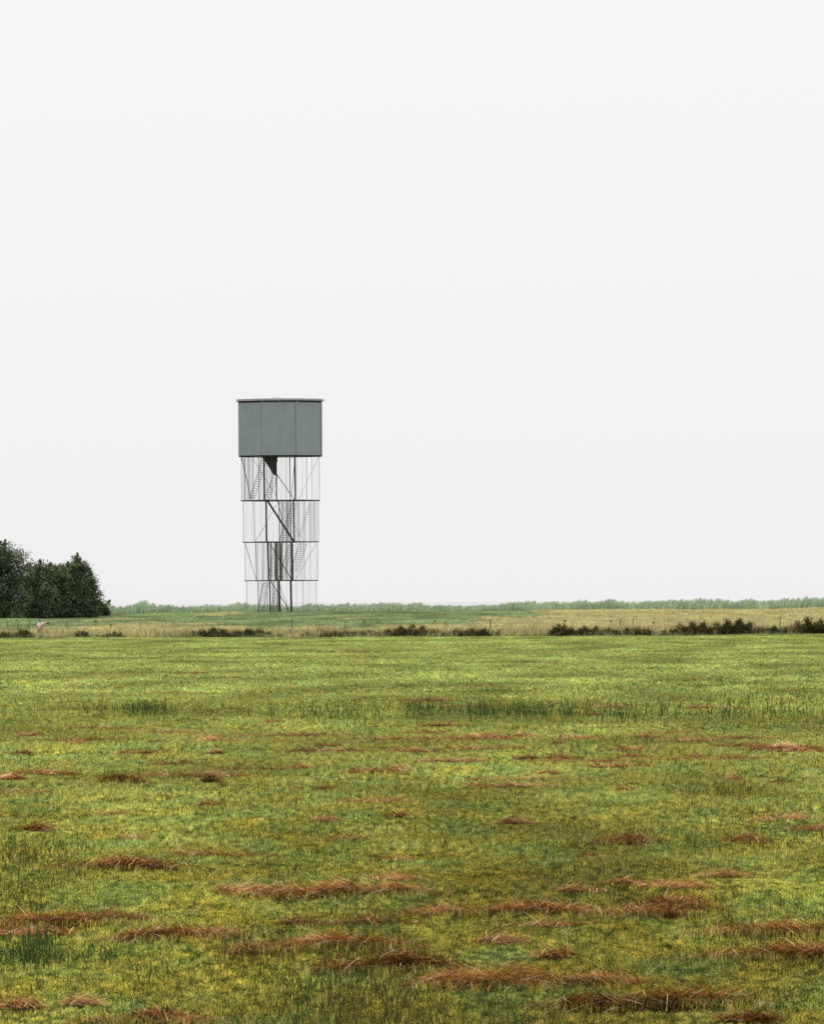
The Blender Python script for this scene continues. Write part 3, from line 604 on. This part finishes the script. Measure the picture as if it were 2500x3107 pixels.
# cabin
zb, zt_ = tz(1384), tz(1217); Z0 = tz(1868)
cx0 = tp(850.5, 1300).x
oc = octa(125, cx0)
for k in range(8):
    a, b = oc[k], oc[(k+1) % 8]; m = MB()
    av, bv = Vector((a[0], a[1], 0)), Vector((b[0], b[1], 0)); c = Vector((cx0, 0, 0)); inn = lambda v: c+(v-c)*.985
    e0, e1 = av.lerp(bv, .006), av.lerp(bv, .994)
    # gently ribbed sheet
    pts = []; nrib = 18
    nrm = ((av+bv)/2-c).normalized()
    for i in range(nrib+1):
        v = e0.lerp(e1, i/nrib); pts.append(v+nrm*(.018 if i % 2 else 0))
    lo = [m.bm.verts.new((v.x, v.y, zb+.06)) for v in pts]; hi = [m.bm.verts.new((v.x, v.y, zt_-.04)) for v in pts]
    l2 = [m.bm.verts.new((inn(e0).x, inn(e0).y, zb+.06)), m.bm.verts.new((inn(e1).x, inn(e1).y, zb+.06))]; h2 = [m.bm.verts.new((inn(e0).x, inn(e0).y, zt_-.04)), m.bm.verts.new((inn(e1).x, inn(e1).y, zt_-.04))]
    for i in range(nrib): m.bm.faces.new((lo[i], lo[i+1], hi[i+1], hi[i]))
    m.bm.faces.new((l2[1], l2[0], h2[0], h2[1])); m.bm.faces.new((lo[0], hi[0], h2[0], l2[0])); m.bm.faces.new((lo[-1], l2[1], h2[1], hi[-1]))
    wp = m.build('wall_panel', M_panel, T)
    m = MB(); n_out = (av-c).normalized(); m.bar(av+n_out*.02+Vector((0, 0, zb+.06)), av+n_out*.02+Vector((0, 0, zt_-.05)), .07, .07, n_out); m.build('corner_trim', M_seam, T)
    m = MB(); vv = bv+(bv-c).normalized()*.0+(av-bv).normalized()*.10+nrm*.03; m.bar(vv+Vector((0, 0, zb+.06)), vv+Vector((0, 0, zt_-.14)), .05, .03, nrm); m.build('dark_joint', M_greypost, T)  # thin darker joint strip beside the corner
    if k == 5:    # the front panel's middle joint
        mid = (av+bv)/2+nrm*.03
        for o_x in (-.09, .09): m = MB(); m.bar(mid+Vector((o_x, 0, zb+.08)), mid+Vector((o_x, 0, zt_-.06)), .035, .03, nrm); m.build('joint_strip', M_seam, T)
m = MB(); m.prism(octa(125.6, cx0), zb-.07, zb+.05, octa(121, cx0)); m.build('base_rim', M_dark, T)
m = MB(); m.prism(octa(121, cx0), zb+.35, zb+.45); m.build('cabin_floor', M_dark, T)
m = MB(); m.prism(octa(126.5, cx0), zt_-.22, zt_-.005, octa(118, cx0)); m.build('eaves_shadow_band', M_dark, T)  # dark band put in for the shadow below the roof edge
m = MB(); ro = octa(130.5, cx0); z1 = tz(1216.5); z2 = tz(1211.5)
m.prism(ro, z1+.01, z2); m.build('roof_edge', M_roof, T)
m = MB(); m.prism(octa(133.5, cx0), z1-.03, z1+.008, octa(126, cx0)); m.build('drip_edge', M_roof, T)
m = MB(); rv = [m.bm.verts.new((x, y, z2+.004)) for x, y in octa(128, cx0)]; ap = m.bm.verts.new((cx0-.3, 0, tz(1207)))
for i in range(8): m.bm.faces.new((rv[i], rv[(i+1) % 8], ap))
m.bm.faces.new(rv[::-1]); m.build('roof', M_roof, T)
m = MB(); m.bar((cx0-.9, 0, tz(1207.6)), (cx0+.15, 0, tz(1208.3)), .12, .07); m.bar((cx0-.1, 0, tz(1207.5)), (cx0+.3, 0, tz(1210)), .06); m.build('roof_hatch', M_greypost, T)
# tiers: rows y0 (top), y1 (bottom), outer half-width, axis x
tiers = [(1384, 1519, 118.5, 850.5), (1519, 1645, 114, 852), (1645, 1762, 110, 853.7), (1762, 1868, 105.5, 854.5)]
for k, (ya, yb, hw, ax) in enumerate(tiers):
    dx = tp(ax, (ya+yb)/2).x; za, zbm = tz(ya), tz(yb)
    if k < 3:
        m = MB(); m.prism(octa(hw+1.0, dx), zbm-.045, zbm+.05, octa(hw-3, dx)); m.build('platform_ring', M_post, T)
        nx = tiers[k+1]
        for xx in (-.65, -.2, .25, .7): m = MB(); m.bar((dx+xx*hw*TS, -.9*hw*TS*math.sqrt(1-xx*xx*.6), zbm+.002), (dx+xx*hw*TS, .9*hw*TS*math.sqrt(1-xx*xx*.6), zbm+.002), .05, .06); m.build('deck_beam', M_post, T)
        m = MB(); m.bar((dx-hw*TS*.6, -2.2, zbm+.01), (dx+hw*TS*.62, -2.2, zbm+.01), .11, .12); m.build('front_beam', M_post, T)
    # hangers of the outer octagon and its sparse screens
    ov = octa(hw, dx)
    for q_ in range(8):
        a, b = Vector((*ov[q_], 0)), Vector((*ov[(q_+1) % 8], 0))
        if q_ not in (4, 5):
            m = MB(); m.bar(a+Vector((0, 0, zbm)), a+Vector((0, 0, za)), .02); m.build('hanger', M_mesh, T)
        m = MB(); nn = 13
        for i in range(1, nn):
            t_ = i/nn+rng.uniform(-.02, .02); v = a.lerp(b, t_)*.995
            m.bar(v+Vector((0, 0, zbm+.05)), v+Vector((0, 0, za-.05)), .0035+(.006 if i % 3 == 0 else 0))
        m.build('wire_screen', M_mesh, T)
# frame members traced tier by tier: (x, y, x2, y2, depth, depth2, thickness px, kind)
members = [
 # top tier
 (803.5, 1384, 804.7, 1519, -2.7, -2.7, 4.4, 'p'), (896, 1384, 897.8, 1519, -2.7, -2.7, 4.0, 'p'), (836.7, 1384, 837.6, 1519, 2.2, 2.2, 2.8, 'p'), (877.7, 1384, 879, 1519, 2.6, 2.6, 2.4, 'g'), (766, 1384, 767.5, 1519, 0, 0, 1.3, 'g'), (929.5, 1384, 930.5, 1519, 0, 0, 1.3, 'g'), (945, 1384, 946, 1519, 1.5, 1.5, .7, 'g'),
 (733.5, 1387, 763, 1516, -.6, -.2, 1.9, 'b'), (765.5, 1390, 838, 1505, 1.2, 2.2, 1.0, 'b'), (838, 1436, 895, 1519, 1.2, -1.6, 1.8, 'b'), (896.5, 1392, 883, 1505, -2.4, 2, 1.3, 'g'), (967, 1386, 905, 1516, .5, .8, .7, 'g'),
 # second
 (809.6, 1519, 811.2, 1645, -2.7, -2.7, 4.4, 'p'), (892.8, 1519, 894.6, 1645, -2.7, -2.7, 3.5, 'p'), (845.2, 1519, 847, 1645, 2.2, 2.2, 2.4, 'g'), (879.3, 1519, 880.5, 1645, 2.6, 2.6, 2.2, 'g'), (770.3, 1519, 772.8, 1645, 0, 0, 1.3, 'g'), (925.5, 1519, 926.8, 1645, 0, 0, .9, 'g'), (942, 1519, 942.5, 1645, 1.5, 1.5, .7, 'g'),
 (814, 1521, 892, 1643, -2.4, -2.4, 4.8, 'p'), (774, 1643, 808, 1588, .5, 1, 1.2, 'g'), (813, 1575, 836, 1530, 1.1, 1.6, 1.0, 'g'), (849, 1523, 921, 1642, 1.5, .4, .8, 'g'), (842, 1520, 857, 1578, 1.4, 1.0, 1.4, 'b'),
 # third
 (815.6, 1645, 818.2, 1762, -2.7, -2.7, 3.9, 'p'), (889, 1645, 890.7, 1762, -2.7, -2.7, 3.4, 'p'), (846.3, 1645, 848.5, 1762, 2.2, 2.2, 2.4, 'p'), (809, 1645, 810.2, 1762, 1.2, 1.2, 1.6, 'g'), (776.2, 1645, 778.6, 1762, 0, 0, 2.0, 'g'), (881.5, 1645, 882.3, 1762, 2.6, 2.6, 1.6, 'g'), (921.5, 1645, 924, 1762, 0, 0, 1.2, 'g'), (940, 1645, 940.8, 1762, 1.5, 1.5, .7, 'g'), (793, 1645, 795.5, 1762, 1, 1, .9, 'g'),
 (744, 1648, 778, 1761, -.4, -.1, 1.3, 'g'), (820, 1650, 888, 1761, -2.4, -2.4, 2.1, 'p'), (958, 1652, 896, 1761, .5, 1, .9, 'g'),
 # lowest
 (820.8, 1762, 822.3, 1868, -2.7, -2.7, 3.6, 'p'), (884.2, 1762, 886.3, 1868, -2.7, -2.7, 5.0, 'p'), (845.2, 1762, 848.2, 1868, 2.2, 2.2, 4.8, 'p'), (809.5, 1762, 810.8, 1868, 1.2, 1.2, 1.6, 'g'), (782.6, 1762, 784.8, 1868, 0, 0, 1.9, 'g'), (919.5, 1762, 921, 1868, 0, 0, 1.2, 'g'), (936, 1762, 937, 1868, 1.5, 1.5, .6, 'g'),
 (824, 1765, 870, 1836, -2.4, -2.0, 2.0, 'p'), (868, 1832, 880, 1866, -2.0, -2.0, 2.2, 'p'), (848, 1778, 872, 1838, 2, 1, 1.2, 'g')]
for x1, y1, x2, y2, d1, d2, th, kd in members:
    m = MB(); m.bar(tp(x1, y1, d1), tp(x2, y2, d2), th*TS*1.2)
    m.build({'p': 'post', 'g': 'post', 'b': 'brace'}[kd] if abs(x1-x2) < 4 else 'brace', M_greypost if kd == 'g' else M_post, T)
# stair flights: two stringers and open treads, seen nearly end on
def stair(x1, y1, x2, y2, d1, d2, w_=.9, st=1.2, mat=M_post, steps=16, tread=.28):
    m = MB(); a, b = tp(x1, y1, d1), tp(x2, y2, d2); off = Vector((w_*.25, w_*.45, 0))
    m.bar(a-off, b-off, st*TS*.95); m.bar(a+off, b+off, st*TS*.5)
    for i in range(steps):
        c = a.lerp(b, (i+.5)/steps); m.bar(c-off, c+off, tread*.3, .04, Vector((0, 0, 1)))
    m.build('stair_flight', mat, T)
stair(803, 1388, 767, 1514, 1.5, -1.8, 1.1, 1.5, steps=18); stair(837, 1440, 806, 1517, 1.0, 2.2, 1.1, 1.3, steps=11)
stair(893, 1525, 853, 1641, 1.2, 2.4, 1.1, 1.3, steps=16); stair(941, 1530, 907, 1630, .5, 1.6, .5, .7, M_greypost, 14)
stair(884, 1652, 851, 1760, -1.0, .6, 1.0, 1.5, steps=15); stair(921, 1649, 893, 1735, -.5, -1.5, 1.7, 1.5, steps=15); stair(843, 1655, 821, 1750, 0, 1.4, 1.2, 1.2, M_greypost, 15)
stair(808, 1767, 787, 1866, -.6, .6, 1.2, 2.0, steps=15); stair(841, 1792, 827, 1862, .2, 1.4, 1.2, 1.0, M_greypost, 13)
m = MB(); nst = 15          # winder under the cabin, closed underside
for i in range(nst):
    ya = 1384+i*3.7; xl = 796+(827-796)*(i/(nst-1))**.85; a, b = tp(xl, ya, -.6+i*.1), tp(839.5 if i > 4 else 842, ya, -.6+i*.1)
    m.bar(a-Vector((0, 0, .07)), b-Vector((0, 0, .07)), .9, .15, Vector((0, 0, 1)))
m.build('winder_steps', mat_plain('stair_plate', (.06, .055, .06), .7), T)
m = MB(); a, b = tp(796, 1386, .2), tp(835, 1440, 1.3); m.bar(a, b, .12, .3); m.build('brace', M_post, T)
# dense slatted screens of the stair core: x0, x1, tier, coverage, depth, darkness
def screen(x0, x1, k, cov, d, mat=M_mesh, nlim=60, d1=None):
    ya, yb, hw, ax = tiers[k]; m = MB(); a0 = tp(x0, yb-1.5, d); b0 = tp(x1, yb-1.5, d if d1 is None else d1); top = tz(ya+1.5)
    L_ = (b0-a0).length; pitch = .085; nn = max(4, int(L_/pitch))
    for i in range(nn):
        t_ = (i+.5)/nn; v = a0.lerp(b0, t_); wv = pitch*cov*1.8*max(.15, 1+.55*math.sin(i*.9+x0)+.35*math.sin(i*.37+x1))
        m.bar(v, Vector((v.x, v.y, top)), wv, .012)
    m.build('slat_screen', mat, T)
for args in [(732.5, 746, 0, .26, -.4), (746, 766, 0, .17, -.8), (767, 802, 0, .16, -1.2), (806, 836, 0, .17, 1.6), (839, 877, 0, .07, 2.4), (900, 928, 0, .03, -.8), (946, 968, 0, .03, -.4),
             (739, 769, 1, .05, -.6), (774, 808, 1, .05, -1), (813, 844, 1, .05, 1.6), (847, 878, 1, .24, 2.4), (870, 892, 1, .12, 1.4), (896, 925, 1, .17, -.6), (927, 965.5, 1, .14, -.3),
             (745, 775, 2, .03, -.6), (779, 808, 2, .13, -1), (818, 846, 2, .42, 1.8), (849, 888, 2, .34, 2.3), (892, 922, 2, .07, -.6), (925, 963, 2, .035, -.4),
             (750, 782, 3, .015, -.6), (785, 809, 3, .12, -1), (823, 846, 3, .30, 1.8), (850, 883, 3, .03, 2.2), (888, 919, 3, .02, -.6), (922, 958, 3, .02, -.4)]:
    screen(*args[:5], mat=M_meshd if args[3] > .2 else M_mesh)

# ------------------------------------------------------------ person leaning over in the tall grass
def person():
    D = 388.5; a = P(121, 1925, D); g = float(gz(a.x, D)); root = empty('person', (a.x, D, g), 'person with dark hair in white and orange top leaning over in dry grass', 'person')
    zz = lambda y: P(121, y, D).z-g
    hz = zz(1909); scl = 1.0
    J = {'pel': (0, 0, hz, .15), 'w': (.05, -.01, hz+.16, .13), 'ch': (.10, -.03, hz+.36, .155), 'nk': (.03, -.04, hz+.55, .06), 'hd': (.02, -.04, hz+.66, .085), 'ht': (.02, -.04, hz+.78, .075), 'no': (.06, .06, hz+.68, .02),
         'sl': (-.1, .0, hz+.45, .06), 'el': (-.2, -.1, hz+.2, .045), 'wl': (-.08, -.25, hz+.05, .03), 'sr': (.25, -.05, hz+.46, .06), 'er': (.42, -.12, hz+.48, .042), 'wr': (.60, -.16, hz+.52, .028),
         'hl': (-.09, 0, hz-.05, .1), 'kl': (-.12, -.04, hz*.5, .07), 'al': (-.12, .02, .08, .045), 'tl': (-.11, -.16, .04, .04), 'hr': (.09, 0, hz-.05, .1), 'kr': (.13, -.05, hz*.5, .07), 'ar': (.12, .02, .08, .045), 'tr': (.14, -.16, .04, .04),
         'pl': (-.04, -.31, hz+.0, .032), 'pr': (.67, -.18, hz+.53, .032)}
    E = [('pel', 'w'), ('w', 'ch'), ('ch', 'nk'), ('nk', 'hd'), ('hd', 'ht'), ('hd', 'no'), ('ch', 'sl'), ('sl', 'el'), ('el', 'wl'), ('wl', 'pl'), ('ch', 'sr'), ('sr', 'er'), ('er', 'wr'), ('wr', 'pr'),
         ('pel', 'hl'), ('hl', 'kl'), ('kl', 'al'), ('al', 'tl'), ('pel', 'hr'), ('hr', 'kr'), ('kr', 'ar'), ('ar', 'tr')]
    for sd, sx in (('l', -.3), ('r', 1)):
        pb = J['p'+sd]
        for i in range(5):
            dv = (.03+.012*min(i, 4-i)) if i else .02; off = (i-2)*.018
            J['f%s%da' % (sd, i)] = (pb[0]+.03*sx, pb[1]-.02+off*.3, pb[2]+off, .010); J['f%s%db' % (sd, i)] = (pb[0]+(.03+dv)*sx, pb[1]-.03, pb[2]+off*1.2-.01, .009); J['f%s%dc' % (sd, i)] = (pb[0]+(.035+dv*1.4)*sx, pb[1]-.01, pb[2]+off*1.2-.03, .008)
            E += [('p'+sd, 'f%s%da' % (sd, i)), ('f%s%da' % (sd, i), 'f%s%db' % (sd, i)), ('f%s%db' % (sd, i), 'f%s%dc' % (sd, i))]
    def skin(name, keys, edges, mat, rootk, grow=0, parent=root):
        ks = list(keys); me = bpy.data.meshes.new(name); me.from_pydata([J[k][:3] for k in ks], [(ks.index(a_), ks.index(b_)) for a_, b_ in edges], []); me.materials.append(mat)
        o = link(bpy.data.objects.new(name, me), parent); md = o.modifiers.new('skin', 'SKIN'); sv = me.skin_vertices[0].data
        for i, k in enumerate(ks): sv[i].radius = (J[k][3]+grow,)*2; sv[i].use_root = (k == rootk)
        md.use_smooth_shade = True; s2 = o.modifiers.new('sub', 'SUBSURF'); s2.levels = s2.render_levels = 1; return o
    skin('body', J.keys(), E, mat_plain('skin', (.45, .28, .2), .6), 'pel')
    skin('shirt', ['pel', 'w', 'ch', 'sl', 'sr', 'el', 'er'], [('pel', 'w'), ('w', 'ch'), ('ch', 'sl'), ('ch', 'sr'), ('sl', 'el'), ('sr', 'er')], mat_plain('white_cloth', (.75, .75, .77), .8), 'pel', .035)
    J['v0'] = (.10, -.17, hz+.10, .085); J['v1'] = (.18, -.20, hz+.28, .095); J['v2'] = (.24, -.18, hz+.42, .07)
    skin('orange_panel', ['v0', 'v1', 'v2'], [('v0', 'v1'), ('v1', 'v2')], mat_plain('orange_cloth', (.75, .22, .10), .8), 'v0')
    skin('trousers', ['pel', 'hl', 'kl', 'al', 'hr', 'kr', 'ar'], [('pel', 'hl'), ('hl', 'kl'), ('kl', 'al'), ('pel', 'hr'), ('hr', 'kr'), ('kr', 'ar')], mat_plain('tan_cloth', (.42, .34, .2), .8), 'pel', .014)
    J['h0'] = (.01, -.075, hz+.67, .115); J['h1'] = (.01, -.06, hz+.79, .10); skin('hair', ['h0', 'h1'], [('h0', 'h1')], mat_plain('black_hair', (.012, .01, .012), .6), 'h0')
    m = MB(); q0 = Vector(J['pr'][:3])+Vector((.05, -.02, .0)); m.tube([q0+Vector((-.07, 0, -.06)), q0, q0+Vector((.08, 0, .07))], [.05, .06, .04], 8); o = m.build('camera_bag', mat_plain('black_cloth', (.015, .015, .017), .6))
    o.location = root.location; tag(o, 'small black object held in the outstretched hand of the leaning person', 'bag')
person()
